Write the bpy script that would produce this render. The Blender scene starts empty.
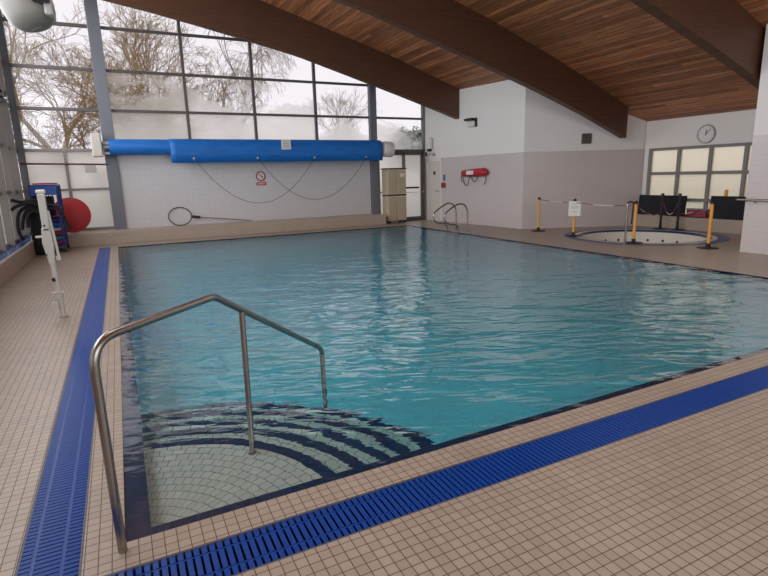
import bpy, bmesh, math, random
from mathutils import Vector, Matrix
C = bpy.context.scene
col = C.collection
PI = math.pi
random.seed(7)

# ------------------------------------------------------------------ camera, world, light, exposure
cam = bpy.data.cameras.new('camera'); camo = bpy.data.objects.new('camera', cam); col.objects.link(camo)
r_ = (0.89296757, -0.44936323, -0.02610718); u_ = (0.11754523, 0.17681046, 0.97720069); f_ = (0.43450203, 0.87567731, -0.21070651)
camo.matrix_world = Matrix(((r_[0], u_[0], -f_[0], 0.1559), (r_[1], u_[1], -f_[1], -2.3994), (r_[2], u_[2], -f_[2], 1.6), (0, 0, 0, 1)))
cam.sensor_width = 36; cam.lens = 521.18/768*36; cam.clip_end = 300; cam.clip_start = 0.05
C.camera = camo
C.view_settings.view_transform = 'Standard'; C.view_settings.look = 'None'
C.view_settings.gamma = 1; C.view_settings.use_curve_mapping = False
C.view_settings.exposure = 0.0

w = bpy.data.worlds.new('overcast_sky'); C.world = w; w.use_nodes = True
bg = w.node_tree.nodes['Background']
bg.inputs[0].default_value = (0.93, 0.885, 0.90, 1); bg.inputs[1].default_value = 1.25

def area(name, loc, sx, sy, power, rot=(0, 0, 0), color=(1, 0.97, 0.94)):
    l = bpy.data.lights.new(name, 'AREA'); l.shape = 'RECTANGLE'; l.size = sx; l.size_y = sy; l.energy = power; l.color = color
    o = bpy.data.objects.new(name, l); o.location = loc; o.rotation_euler = rot; col.objects.link(o); return o
# panel boosting daylight from the glazed left side; added fill lamps behind and overhead
area('daylight_left', (-1.85, 6.5, 4.3), 3.6, 14, 580, (0, -PI/2, 0), (0.95, 0.97, 1.0))
area('rear_fill', (4.5, -5.6, 2.6), 9, 3.0, 170, (PI/2, 0, 0), (1.0, 0.98, 0.96))  # unseen panel added behind the viewer to brighten the hall
area('overhead_fill', (1.5, 2.3, 5.4), 2.5, 2.5, 45)  # unseen fill lamps added under the roof to lift the interior
area('overhead_fill', (6.3, 2.0, 4.2), 2.5, 2.5, 30)

# ------------------------------------------------------------------ node material helpers
def mat(name, color=(.8, .8, .8), rough=.5, metal=0.0, **kw):
    m = bpy.data.materials.new(name); m.use_nodes = True
    b = m.node_tree.nodes['Principled BSDF']
    b.inputs['Base Color'].default_value = (*color, 1); b.inputs['Roughness'].default_value = rough; b.inputs['Metallic'].default_value = metal
    for k, v in kw.items(): b.inputs[k.replace('_', ' ')].default_value = v
    return m
class NT:
    def __init__(s, m): s.m = m; s.t = m.node_tree; s.n = s.t.nodes; s.b = s.n.get('Principled BSDF')
    def new(s, typ, **kw):
        x = s.n.new(typ)
        for k, v in kw.items(): setattr(x, k, v)
        return x
    def link(s, a, b): s.t.links.new(a, b)
    def coord(s): return s.new('ShaderNodeTexCoord').outputs['Object']
    def geo(s): return s.new('ShaderNodeNewGeometry').outputs['Position']
    def sep(s, v): x = s.new('ShaderNodeSeparateXYZ'); s.link(v, x.inputs[0]); return x.outputs
    def comb(s, a, b, c=None):
        x = s.new('ShaderNodeCombineXYZ'); s.link(a, x.inputs[0]); s.link(b, x.inputs[1])
        if c is not None: s.link(c, x.inputs[2])
        return x.outputs[0]
    def math(s, op, a, b=None, c=None):
        x = s.new('ShaderNodeMath', operation=op)
        for i, v in enumerate((a, b, c)):
            if v is None: continue
            if isinstance(v, (int, float)): x.inputs[i].default_value = v
            else: s.link(v, x.inputs[i])
        return x.outputs[0]
    def mix(s, f, a, b, blend='MIX'):
        x = s.new('ShaderNodeMix', data_type='RGBA', blend_type=blend)
        for i, v in ((0, f), (6, a), (7, b)):
            if isinstance(v, (int, float)): x.inputs[i].default_value = v
            elif isinstance(v, tuple): x.inputs[i].default_value = (*v, 1)
            else: s.link(v, x.inputs[i])
        return x.outputs[2]
    def noise(s, v, scale, detail=3, rough=.5, dist=0):
        x = s.new('ShaderNodeTexNoise'); s.link(v, x.inputs['Vector']); x.inputs['Scale'].default_value = scale
        x.inputs['Detail'].default_value = detail; x.inputs['Roughness'].default_value = rough; x.inputs['Distortion'].default_value = dist
        return x.outputs[0]
    def ramp(s, f, stops):
        x = s.new('ShaderNodeValToRGB'); s.link(f, x.inputs[0]); e = x.color_ramp.elements
        e[0].position, e[0].color = stops[0][0], (*stops[0][1], 1); e[1].position, e[1].color = stops[-1][0], (*stops[-1][1], 1)
        for p, c in stops[1:-1]: q = e.new(p); q.color = (*c, 1)
        return x.outputs[0]
    def scale(s, v, k):
        x = s.new('ShaderNodeMapping'); s.link(v, x.inputs[0]); x.inputs['Scale'].default_value = k; return x.outputs[0]
    def brick(s, v, wd, ht, mortar, c1, c2, cm, offset=0.0, smooth=.1):
        x = s.new('ShaderNodeTexBrick'); s.link(v, x.inputs['Vector']); x.offset = offset; x.squash = 1
        for k, q in (('Color1', c1), ('Color2', c2), ('Mortar', cm)): x.inputs[k].default_value = (*q, 1)
        x.inputs['Scale'].default_value = 1; x.inputs['Mortar Size'].default_value = mortar; x.inputs['Mortar Smooth'].default_value = smooth
        x.inputs['Brick Width'].default_value = wd; x.inputs['Row Height'].default_value = ht; x.inputs['Bias'].default_value = 0
        return x.outputs
    def bump(s, h, strength, dist=.01):
        x = s.new('ShaderNodeBump'); x.inputs['Strength'].default_value = strength; x.inputs['Distance'].default_value = dist
        s.link(h, x.inputs['Height']); return x.outputs[0]

T = 0.0535
def tile_mat(name, c1, c2, cm, wd=T, ht=T, mortar=.0016, rough=.35, plane='XY', wear=0.25, offset=0.0, bump=.25):
    m = mat(name, c1, rough); n = NT(m); p = n.geo(); o = n.sep(p)
    if plane == 'XY': v = n.comb(o[0], o[1])
    elif plane == 'AUTO':   # vertical faces by their own facing, horizontal faces by X and Y
        nn = n.sep(n.new('ShaderNodeNewGeometry').outputs['Normal'])
        isx = n.math('GREATER_THAN', n.math('ABSOLUTE', nn[0]), .6); isz = n.math('GREATER_THAN', n.math('ABSOLUTE', nn[2]), .6)
        a = n.math('ADD', n.math('MULTIPLY', isx, o[1]), n.math('MULTIPLY', n.math('SUBTRACT', 1.0, isx), o[0]))
        b = n.math('ADD', n.math('MULTIPLY', isz, o[1]), n.math('MULTIPLY', n.math('SUBTRACT', 1.0, isz), o[2]))
        v = n.comb(a, b)
    else: v = n.comb(n.math('ADD', o[0], o[1]), o[2])
    br = n.brick(v, wd, ht, mortar, c1, c2, cm, offset)
    nz = n.noise(p, 1.3, 5, .6)
    k = n.ramp(nz, [(.3, (1-wear,)*3), (.7, (1.0, 1.0, 1.0))])
    c = n.mix(1.0, br[0], k, 'MULTIPLY')
    n.link(c, n.b.inputs['Base Color'])
    if bump: n.link(n.bump(n.math('SUBTRACT', 1.0, br[1]), bump, .002), n.b.inputs['Normal'])
    return m

M = {}
M['deck'] = tile_mat('deck_tile', (.465, .375, .305), (.41, .325, .263), (.075, .052, .042), mortar=.0022, rough=.38, wear=.14)
M['bench'] = tile_mat('bench_tile', (.47, .38, .31), (.45, .36, .295), (.30, .25, .21), wd=.107, ht=.107, mortar=.0016, plane='AUTO', rough=.4, wear=.1)
M['bluetile'] = tile_mat('blue_ledge_tile', (.03, .15, .55), (.04, .18, .62), (.12, .25, .5), wd=.107, ht=.107, plane='XY', rough=.2, wear=.2)
M['navy'] = tile_mat('navy_pool_tile', (.005, .045, .13), (.007, .055, .155), (.02, .09, .17), wd=.107, ht=.107, plane='AUTO', rough=.2, wear=.2)
M['pooltile'] = tile_mat('pale_blue_pool_tile', (.44, .80, .88), (.42, .77, .86), (.32, .60, .70), wd=.2, ht=.2, mortar=.004, plane='AUTO', rough=.4, wear=.06, bump=0)
M['navyring'] = tile_mat('dark_blue_ring_tile', (.02, .045, .20), (.025, .055, .24), (.06, .08, .2), wd=.107, ht=.107, plane='XY', rough=.3, wear=.2)
M['nosing'] = mat('white_nosing', (.72, .68, .63), .35)
# platform tiles laid in fans around the corner
m = mat('fan_step_tile', (.6, .6, .55), .4); n = NT(m); o = n.sep(n.geo())
rr = n.math('SQRT', n.math('ADD', n.math('MULTIPLY', o[0], o[0]), n.math('MULTIPLY', o[1], o[1])))
th = n.math('ARCTAN2', o[1], o[0])
br = n.brick(n.comb(n.math('MULTIPLY', th, .75), rr), .062, .066, .0022, (.74, .72, .66), (.66, .64, .58), (.16, .18, .16), .5)
n.link(br[0], n.b.inputs['Base Color']); M['fan'] = m
# walls: white paint above, grey tile below
m = mat('painted_and_tiled_wall', (.7, .65, .62), .5); n = NT(m); o = n.sep(n.geo())
br = n.brick(n.comb(n.math('ADD', o[0], o[1]), o[2]), .30, .10, .0025, (.60, .545, .54), (.585, .53, .525), (.50, .45, .445), .5)
up = n.math('GREATER_THAN', o[2], 2.14)
n.link(n.mix(up, br[0], (.80, .77, .755)), n.b.inputs['Base Color'])
n.link(n.math('MULTIPLY_ADD', up, .5, .28), n.b.inputs['Roughness']); M['wall'] = m
m = mat('far_wall_tile', (.5, .5, .5), .28); n = NT(m); o = n.sep(n.geo())
br = n.brick(n.comb(o[0], o[2]), .15, .15, .0025, (.64, .615, .625), (.62, .595, .61), (.52, .50, .515), 0)
n.link(br[0], n.b.inputs['Base Color']); M['farwall'] = m
M['white'] = mat('white_paint', (.78, .74, .71), .5)
M['cream'] = mat('cream_panel', (.62, .58, .52), .6)
# timber
def wood(name, cA, cB, cC, board=0, rough=.55, axis='Y'):
    m = mat(name, cA, rough); n = NT(m); p = n.geo(); o = n.sep(p)
    al, ac = (o[1], o[0]) if axis == 'Y' else (o[0], o[2])
    if board:
        bi = n.math('FLOOR', n.math('DIVIDE', ac, board)); seg = n.math('FLOOR', n.math('ADD', n.math('DIVIDE', al, 7.3), n.math('MULTIPLY', bi, .37)))
        wn = n.new('ShaderNodeTexWhiteNoise', noise_dimensions='2D'); n.link(n.comb(bi, seg), wn.inputs[0]); rnd = wn.outputs[0]
        off = n.math('MULTIPLY', rnd, 17.0)
    else: off = n.math('MULTIPLY', ac, 0.0)
    v = n.comb(n.math('MULTIPLY', al, .9), n.math('MULTIPLY', ac, 16.0), off)
    g = n.noise(v, 1.6, 5, .6, .8)
    c = n.ramp(g, [(.28, cB), (.5, cA), (.72, cC)])
    if board:
        c = n.mix(1.0, c, n.ramp(rnd, [(0, (.50, .47, .45)), (1, (1.2, 1.15, 1.1))]), 'MULTIPLY')
        fr = n.math('FRACT', n.math('DIVIDE', ac, board))
        gap = n.math('LESS_THAN', fr, .07)
        c = n.mix(gap, c, (.02, .008, .004))
        kn = n.new('ShaderNodeTexVoronoi'); n.link(n.comb(al, n.math('MULTIPLY', ac, 2.5), off), kn.inputs['Vector']); kn.inputs['Scale'].default_value = 2.2
        kf = n.math('LESS_THAN', kn.outputs['Distance'], .06)
        c = n.mix(n.math('MULTIPLY', kf, .7), c, (.05, .018, .008))
    n.link(c, n.b.inputs['Base Color']); return m
M['boards'] = wood('roof_boards', (.44, .175, .075), (.20, .068, .028), (.60, .27, .125), board=.115)
M['beam'] = wood('laminated_beam', (.095, .038, .020), (.07, .027, .014), (.12, .050, .027), rough=.5, axis='X')
# metals and plastics
M['steel'] = mat('brushed_stainless_steel', (.36, .34, .325), .27, 1.0)
M['frame'] = mat('blue_grey_frame_paint', (.16, .17, .20), .4)
M['frameb'] = mat('brown_grey_frame_paint', (.10, .088, .085), .45)
M['frameg'] = mat('grey_frame_paint', (.22, .205, .195), .45)
M['framel'] = mat('light_grey_frame_paint', (.36, .35, .34), .45)
M['black'] = mat('black_plastic', (.012, .012, .014), .5)
M['blackfab'] = mat('black_fabric', (.012, .013, .017), .85)
M['grate'] = mat('blue_grating_plastic', (.004, .050, .29), .35, Specular_IOR_Level=.25)
M['channel'] = mat('dark_channel', (.006, .03, .16), .5)
M['edge'] = mat('grating_edge_strip', (.10, .10, .12), .45)
M['yellow'] = mat('amber_plastic', (.78, .36, .06), .4)
M['red'] = mat('red_plastic', (.42, .014, .022), .55)
M['redd'] = mat('dark_red_rail_paint', (.10, .02, .022), .45)
M['whitep'] = mat('white_plastic', (.70, .68, .66), .4)
M['greyp'] = mat('pale_grey_plastic', (.42, .41, .40), .45)
M['hoist'] = mat('off_white_painted_metal', (.55, .53, .49), .4)
M['tan'] = mat('tan_plastic', (.56, .47, .34), .5)
M['tand'] = mat('dark_tan_plastic', (.43, .355, .25), .5)
M['cageblue'] = mat('blue_cage_paint', (.008, .035, .22), .4)
M['paper'] = mat('white_paper', (.75, .74, .72), .7)
M['ink'] = mat('dark_print', (.06, .05, .06), .7)
M['bluesign'] = mat('blue_print', (.05, .1, .4), .6)
M['redsign'] = mat('red_print', (.50, .03, .03), .6)
M['teal'] = mat('teal_plastic', (.02, .25, .30), .5)
M['purple'] = mat('purple_plastic', (.10, .03, .25), .5)
M['magenta'] = mat('magenta_plastic', (.35, .02, .15), .5)
M['dullred'] = mat('dull_red_tape', (.26, .05, .05), .7)
M['rope'] = mat('grey_cord', (.05, .05, .06), .8)
M['spaw'] = mat('cream_spa_shell', (.74, .70, .62), .4)
M['door'] = mat('cream_door_paint', (.64, .60, .55), .5)
M['vent'] = mat('brown_vent_grille', (.13, .10, .09), .6)
# blue pool cover fabric
m = mat('blue_cover_fabric', (.005, .15, .55), .55); n = NT(m)
g = n.noise(n.scale(n.geo(), (1.2, 6, 6)), 2.0, 3)
n.link(n.ramp(g, [(.3, (.004, .125, .47)), (.7, (.006, .17, .60))]), n.b.inputs['Base Color'])
n.link(n.bump(g, .2, .02), n.b.inputs['Normal']); M['cover'] = m
# black mesh
m = mat('black_mesh', (.01, .01, .013), .9); M['mesh'] = m
# glass
def glass(name, fog, tint=(.93, .93, .95), fc=(1, .985, .98)):
    m = bpy.data.materials.new(name); m.use_nodes = True; n = NT(m); n.n.remove(n.b); out = n.n['Material Output']
    tr = n.new('ShaderNodeBsdfTransparent'); tr.inputs[0].default_value = (*tint, 1)
    gl = n.new('ShaderNodeBsdfGlossy'); gl.inputs['Roughness'].default_value = .03
    fr = n.new('ShaderNodeFresnel'); fr.inputs[0].default_value = 1.45
    mx = n.new('ShaderNodeMixShader'); n.link(n.math('MULTIPLY', fr.outputs[0], .7), mx.inputs[0]); n.link(tr.outputs[0], mx.inputs[1]); n.link(gl.outputs[0], mx.inputs[2])
    sur = mx.outputs[0]
    if fog:
        t1 = n.new('ShaderNodeBsdfTranslucent'); t1.inputs[0].default_value = (*fc, 1)
        t2 = n.new('ShaderNodeBsdfRefraction'); t2.inputs['Color'].default_value = (*fc, 1); t2.inputs['Roughness'].default_value = .55; t2.inputs['IOR'].default_value = 1.12
        tl = n.new('ShaderNodeMixShader'); tl.inputs[0].default_value = .55; n.link(t1.outputs[0], tl.inputs[1]); n.link(t2.outputs[0], tl.inputs[2])
        df = n.new('ShaderNodeBsdfDiffuse'); df.inputs[0].default_value = (.8, .78, .78, 1)
        td = n.new('ShaderNodeMixShader'); td.inputs[0].default_value = .06; n.link(tl.outputs[0], td.inputs[1]); n.link(df.outputs[0], td.inputs[2])
        m2 = n.new('ShaderNodeMixShader'); n.link(sur, m2.inputs[1]); n.link(td.outputs[0], m2.inputs[2])
        if fog == 'patch':     # condensation: misted low on each pane and in drifting patches
            p = n.geo(); o = n.sep(p)
            nz = n.noise(n.scale(p, (.55, .55, .9)), 1.1, 5, .62, .6)
            h = n.math('MULTIPLY', n.math('SUBTRACT', 4.25, o[2]), .26)
            f = n.math('ADD', nz, h)
            lft = n.math('MULTIPLY', n.math('LESS_THAN', o[0], .1), -.42)
            f = n.math('ADD', f, lft)
            f = n.math('ADD', f, n.math('MULTIPLY', n.math('GREATER_THAN', o[0], 6.1), -.24))
            r1 = n.ramp(f, [(.52, (.04,)*3), (.62, (.62,)*3), (.85, (.86,)*3)])
            n.link(r1, m2.inputs[0])
        else: m2.inputs[0].default_value = fog
        sur = m2.outputs[0]
    n.link(sur, out.inputs['Surface']); return m
M['clear'] = glass('misted_window_glass', 'patch')
M['sideglass'] = glass('side_window_glass', .35, (.85, .87, .9))
M['frost'] = glass('frosted_glass', .93)
M['frostc'] = glass('cream_frosted_glass', .95, fc=(1, .95, .86))
M['lampgrey'] = mat('dull_grey_lamp_housing', (.24, .23, .21), .4)
M['lampglass'] = mat('lamp_glass', (.03, .03, .035), .15)
# water
m = bpy.data.materials.new('pool_water'); m.use_nodes = True; n = NT(m); out = n.n['Material Output']
n.n.remove(n.b)
p = n.geo(); o = n.sep(p)
al = n.math('ADD', n.math('MULTIPLY', o[0], .40), n.math('MULTIPLY', o[1], .92)); ac = n.math('SUBTRACT', n.math('MULTIPLY', o[0], .92), n.math('MULTIPLY', o[1], .40))
v = n.comb(n.math('MULTIPLY', ac, .42), al)
n1 = n.noise(v, 3.6, 2, .5, .5); n2 = n.noise(v, 10.0, 2, .5, .5); n3 = n.noise(p, 1.1, 1, .5, .3)
rc = n.math('SQRT', n.math('ADD', n.math('MULTIPLY', o[0], o[0]), n.math('MULTIPLY', o[1], o[1])))
calm = n.math('MINIMUM', n.math('MULTIPLY_ADD', rc, .35, .12), 1.0)
hh = n.math('ADD', n1, n.math('ADD', n.math('MULTIPLY', n2, .30), n.math('MULTIPLY', n3, .8)))
calm = n.math('MULTIPLY', calm, n.math('MINIMUM', n.math('MULTIPLY_ADD', o[0], 1.2, .40), 1.0))
hh = n.math('MULTIPLY', n.math('SUBTRACT', hh, 1.05), calm)
bm_ = n.new('ShaderNodeBump'); bm_.inputs['Strength'].default_value = 1.0; bm_.inputs['Distance'].default_value = .038
n.link(hh, bm_.inputs['Height'])
rf = n.new('ShaderNodeBsdfRefraction'); rf.inputs['IOR'].default_value = 1.333; rf.inputs['Roughness'].default_value = 0; rf.inputs['Color'].default_value = (1, 1, 1, 1)
gs = n.new('ShaderNodeBsdfGlossy'); gs.inputs['Roughness'].default_value = .01; gs.inputs['Color'].default_value = (1, 1, 1, 1)
f1 = n.new('ShaderNodeFresnel'); f1.inputs[0].default_value = 1.333; f2 = n.new('ShaderNodeFresnel'); f2.inputs[0].default_value = 1.333
for q in (rf, gs, f1, f2): n.link(bm_.outputs[0], q.inputs['Normal'])
bf = n.new('ShaderNodeNewGeometry').outputs['Backfacing']
ff = n.math('ADD', n.math('MULTIPLY', bf, f2.outputs[0]), n.math('MULTIPLY', n.math('SUBTRACT', 1.0, bf), n.math('MINIMUM', n.math('MULTIPLY', f1.outputs[0], n.math('MULTIPLY_ADD', f1.outputs[0], 6.0, 1.0)), .45)))
mx = n.new('ShaderNodeMixShader'); n.link(ff, mx.inputs[0]); n.link(rf.outputs[0], mx.inputs[1]); n.link(gs.outputs[0], mx.inputs[2]); n.link(mx.outputs[0], out.inputs['Surface'])
va = n.new('ShaderNodeVolumeAbsorption'); va.inputs['Color'].default_value = (.10, .84, .91, 1); va.inputs['Density'].default_value = .62
n.link(va.outputs[0], out.inputs['Volume']); M['water'] = m
# outside
M['bark'] = mat('mossy_bark', (.36, .24, .105), .9)
M['bark2'] = mat('pale_brown_bark', (.36, .30, .24), .9)
M['leafy'] = mat('dark_evergreen_leaf', (.03, .085, .035), .8)
m = mat('outdoor_grass', (.08, .11, .03), .9); n = NT(m)
n.link(n.ramp(n.noise(n.geo(), 4, 4), [(.3, (.05, .075, .02)), (.7, (.11, .14, .05))]), n.b.inputs['Base Color']); M['grass'] = m

# ------------------------------------------------------------------ mesh helpers
class MB:
    def __init__(s): s.v = []; s.f = []
    def add(s, v, f): k = len(s.v); s.v += [tuple(q) for q in v]; s.f += [tuple(i+k for i in q) for q in f]; return s
    def box(s, a, b):
        (x0, y0, z0), (x1, y1, z1) = a, b
        return s.add([(x0,y0,z0),(x1,y0,z0),(x1,y1,z0),(x0,y1,z0),(x0,y0,z1),(x1,y0,z1),(x1,y1,z1),(x0,y1,z1)],
                     [(3,2,1,0),(4,5,6,7),(0,1,5,4),(1,2,6,5),(2,3,7,6),(3,0,4,7)])
    def prism(s, base, d):        # base polygon of 3d points extruded by the vector d
        n_ = len(base); d = Vector(d); v = [Vector(q) for q in base]; v += [q+d for q in v]
        return s.add(v, [tuple(range(n_-1, -1, -1)), tuple(range(n_, 2*n_))]+[(i, (i+1) % n_, (i+1) % n_+n_, i+n_) for i in range(n_)])
    def bar(s, p, q, wd, ht, up=(0, 0, 1)):     # rectangular bar from p to q
        p, q = Vector(p), Vector(q); d = (q-p).normalized(); a = d.cross(Vector(up))
        if a.length < 1e-4: a = d.cross(Vector((1, 0, 0)))
        a.normalize(); b = a.cross(d).normalized(); a *= wd/2; b *= ht/2
        return s.prism([p-a-b, p+a-b, p+a+b, p-a+b], q-p)
    def tube(s, path, r, n_=12, cap=True):
        P_ = [Vector(q) for q in path]; R_ = r if isinstance(r, (list, tuple)) else [r]*len(P_)
        k = len(s.v); up = None
        for i, q in enumerate(P_):
            d = (P_[min(i+1, len(P_)-1)]-P_[max(i-1, 0)]).normalized()
            if up is None:
                up = d.cross(Vector((0, 0, 1)))
                if up.length < 1e-3: up = Vector((1, 0, 0))
            up = (up-d*up.dot(d)).normalized(); w_ = d.cross(up)
            for j in range(n_):
                a = 2*PI*j/n_; s.v.append(tuple(q+(up*math.cos(a)+w_*math.sin(a))*R_[i]))
        for i in range(len(P_)-1):
            for j in range(n_):
                a = k+i*n_+j; b = k+i*n_+(j+1) % n_; s.f.append((a, b, b+n_, a+n_))
        if cap: s.f.append(tuple(k+j for j in range(n_-1, -1, -1))); s.f.append(tuple(k+(len(P_)-1)*n_+j for j in range(n_)))
        return s
    def lathe(s, prof, c=(0, 0, 0), axis=(0, 0, 1), n_=24, a0=0, a1=2*PI):
        ax = Vector(axis).normalized(); e = Vector((1, 0, 0)) if abs(ax.x) < .9 else Vector((0, 1, 0))
        e = (e-ax*e.dot(ax)).normalized(); g_ = ax.cross(e); c = Vector(c); k = len(s.v); full = abs(a1-a0-2*PI) < 1e-6
        m_ = n_ if full else n_+1
        for r, z in prof:
            for j in range(m_):
                a = a0+(a1-a0)*j/n_; s.v.append(tuple(c+ax*z+(e*math.cos(a)+g_*math.sin(a))*r))
        for i in range(len(prof)-1):
            for j in range(n_):
                a = k+i*m_+j; b = k+i*m_+(j+1) % m_; s.f.append((a, b, b+m_, a+m_))
        return s
    def build(s, name, m, parent=None, smooth=False, bevel=0, kind=None):
        me = bpy.data.meshes.new(name)
        off = Vector(parent_world(parent)) if parent else Vector((0, 0, 0))
        me.from_pydata([tuple(Vector(q)-off) for q in s.v], [], s.f); me.update()
        bm = bmesh.new(); bm.from_mesh(me); bmesh.ops.remove_doubles(bm, verts=bm.verts, dist=1e-5) if smooth else None
        bmesh.ops.recalc_face_normals(bm, faces=bm.faces); bm.to_mesh(me); bm.free()
        o = bpy.data.objects.new(name, me); col.objects.link(o); me.materials.append(m)
        if parent: o.parent = parent
        if smooth:
            for q in me.polygons: q.use_smooth = True
            try: me.set_sharp_from_angle(angle=math.radians(40))
            except Exception: pass
        if bevel:
            b_ = o.modifiers.new('bevel', 'BEVEL'); b_.width = bevel; b_.segments = 2; b_.limit_method = 'ANGLE'
        if kind: o['kind'] = kind
        return o
def parent_world(o):
    v = Vector((0, 0, 0))
    while o: v += Vector(o.location); o = o.parent
    return v
def tag(o, label=None, cat=None, group=None, kind=None):
    if label: o['label'] = label
    if cat: o['category'] = cat
    if group: o['group'] = group
    if kind: o['kind'] = kind
    return o
def thing(name, label, cat, loc=(0, 0, 0), group=None):
    o = bpy.data.objects.new(name, None); o.empty_display_size = .1; col.objects.link(o); o.location = loc
    return tag(o, label, cat, group)
def struct(name, mb, m, parent=None, **k): return mb.build(name, m, parent, kind='structure', **k)
def struct_root(name, loc=(0, 0, 0)):
    o = bpy.data.objects.new(name, None); col.objects.link(o); o.location = loc; o['kind'] = 'structure'; return o
def fillet(pts, rad, seg=8):
    P_ = [Vector(q) for q in pts]; out = [P_[0]]
    for i in range(1, len(P_)-1):
        a, b, c = P_[i-1], P_[i], P_[i+1]; r = rad[i-1] if isinstance(rad, (list, tuple)) else rad
        d1 = (a-b).normalized(); d2 = (c-b).normalized(); ang = d1.angle(d2); t = min(r/math.tan(ang/2), .49*(a-b).length, .49*(c-b).length) if ang < 3.1 else 0
        if t <= 0: out.append(b); continue
        s1, s2 = b+d1*t, b+d2*t
        for j in range(seg+1):
            u = j/seg; out.append(s1.lerp(b, u).lerp(b.lerp(s2, u), u))
    out.append(P_[-1]); return out
def spline(pts, seg=6):
    P_ = [Vector(q) for q in pts]; P_ = [2*P_[0]-P_[1]]+P_+[2*P_[-1]-P_[-2]]; out = []
    for i in range(1, len(P_)-2):
        for j in range(seg):
            t = j/seg; a, b, c, d = P_[i-1:i+3]
            out.append(.5*((2*b)+(c-a)*t+(2*a-5*b+4*c-d)*t*t+(3*b-a-3*c+d)*t**3))
    out.append(P_[-2]); return out
def interp(tab, x):
    for (a, b), (c, d) in zip(tab, tab[1:]):
        if x <= c: return b+(d-b)*(x-a)/(c-a)
    (a, b), (c, d) = tab[-2:]; return b+(d-b)*(x-a)/(c-a)
CE = [(-2.3, 7.28), (0, 6.95), (2, 6.58), (3.995, 6.09), (5.88, 5.55), (8.05, 4.93), (10.19, 4.19), (11.5, 3.70), (12.65, 3.23), (13.6, 2.86), (14.2, 2.62)]
BB = [(-2.3, 6.05), (-.5, 5.87), (.51, 5.70), (1.34, 5.57), (2.45, 5.36), (3.54, 5.14), (4.98, 4.83), (6.43, 4.42), (8.03, 3.96), (9.44, 3.54), (10.2, 3.30), (11.2, 2.97), (12.65, 2.43)]
AR = [(-2.2, 6.62), (-.2, 6.42), (.8, 6.27), (2.25, 5.99), (4.05, 5.68), (6.0, 5.25), (8.0, 4.72), (10.1, 4.03)]
zc = lambda x: interp(CE, x)
zb = lambda x: interp(BB, x)
za = lambda x: interp(AR, x)

W, L = 8.45, 12.42
YG = 14.0
SPC, SPR = (11.45, 6.13), 1.81
# ------------------------------------------------------------------ floor (with pool, channel and spa openings)
def loop(bm, pts):
    vs = [bm.verts.new(q) for q in pts]; return [bm.edges.new((vs[i], vs[(i+1) % len(vs)])) for i in range(len(vs))]
GX0, GX1, GY0, GY1, GXE, GYE = -.422, -.170, -.448, -.183, 11.3, 12.50
bm = bmesh.new()
e = loop(bm, [(-2.15, -6, 0), (13.8, -6, 0), (13.8, 14.2, 0), (-2.15, 14.2, 0)])
e += loop(bm, [(0, 0, 0), (W, 0, 0), (W, L, 0), (0, L, 0)])
e += loop(bm, [(GX0, GY0, 0), (GXE, GY0, 0), (GXE, GY1, 0), (GX1, GY1, 0), (GX1, GYE, 0), (GX0, GYE, 0)])
e += loop(bm, [(SPC[0]+1.41*math.cos(a*PI/36), SPC[1]+1.41*math.sin(a*PI/36), 0) for a in range(72)])
bmesh.ops.triangle_fill(bm, use_beauty=True, use_dissolve=False, edges=e, normal=(0, 0, 1))
bmesh.ops.recalc_face_normals(bm, faces=bm.faces)
me = bpy.data.meshes.new('floor'); bm.to_mesh(me); bm.free()
for q in me.polygons:
    if q.normal.z < 0: q.flip()
fl = bpy.data.objects.new('floor', me); col.objects.link(fl); me.materials.append(M['deck']); fl['kind'] = 'structure'
mb = MB()       # faces of the openings
for (x0, y0, x1, y1) in ((0, 0, W, 0), (W, 0, W, L), (W, L, 0, L), (0, L, 0, 0)):
    mb.add([(x0, y0, 0), (x1, y1, 0), (x1, y1, -.03), (x0, y0, -.03)], [(0, 1, 2, 3)])
mb.build('coping_lip', M['navy'], fl, kind='structure')

# drain channels below the gratings
mb = MB()
mb.box((GX0-.02, GY0-.02, -.16), (GX1, GYE+.02, -.14)); mb.box((GX1, GY0-.02, -.16), (GXE, GY1, -.14))
for a, b in (((GX0-.02, GY0-.02, -.14), (GX0, GYE+.02, -.002)), ((GX1, GY1, -.14), (GX1+.02, GYE+.02, -.002)), ((GX1, GY1, -.14), (GXE, GY1+.02, -.002)),
             ((GX0, GY0-.02, -.14), (GXE, GY0, -.002)), ((GX0, GYE, -.14), (GX1, GYE+.02, -.002))): mb.box(a, b)
struct('trim_1', mb, M['channel'])
def grating(name, label, x0, y0, x1, y1, along, pitch, bands):
    t = thing(name, label, 'drain grating', (x0, y0, -.03))
    sl, rb, ed = MB(), MB(), MB()
    L0, L1 = (y0, y1) if along == 'Y' else (x0, x1)
    c0, c1 = (x0, x1) if along == 'Y' else (y0, y1)
    def bx(m_, l0, l1, a, b, z0, z1):
        if along == 'Y': m_.box((a, l0, z0), (b, l1, z1))
        else: m_.box((l0, a, z0), (l1, b, z1))
    k = L0+.004
    while k+pitch < L1:
        # each slat is a leaning blade
        for a, b in bands:
            h = pitch*.68
            pts = [(k, -.004), (k+h, -.002), (k+h+.004, -.028), (k+.010, -.028)]
            if along == 'Y': sl.prism([(a, q, z) for q, z in pts], (b-a, 0, 0))
            else: sl.prism([(q, a, z) for q, z in pts], (0, b-a, 0))
        k += pitch
    for a, b in zip(bands, bands[1:]): bx(rb, L0, L1, a[1]-.001, b[0]+.001, -.03, -.005)
    bx(ed, L0, L1, c0, c0+.008, -.03, -.001); bx(ed, L0, L1, c1-.008, c1, -.03, -.001)
    sl.build('slats', M['grate'], t); rb.build('rib', M['grate'], t); ed.build('edge_strip', M['edge'], t)
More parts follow.
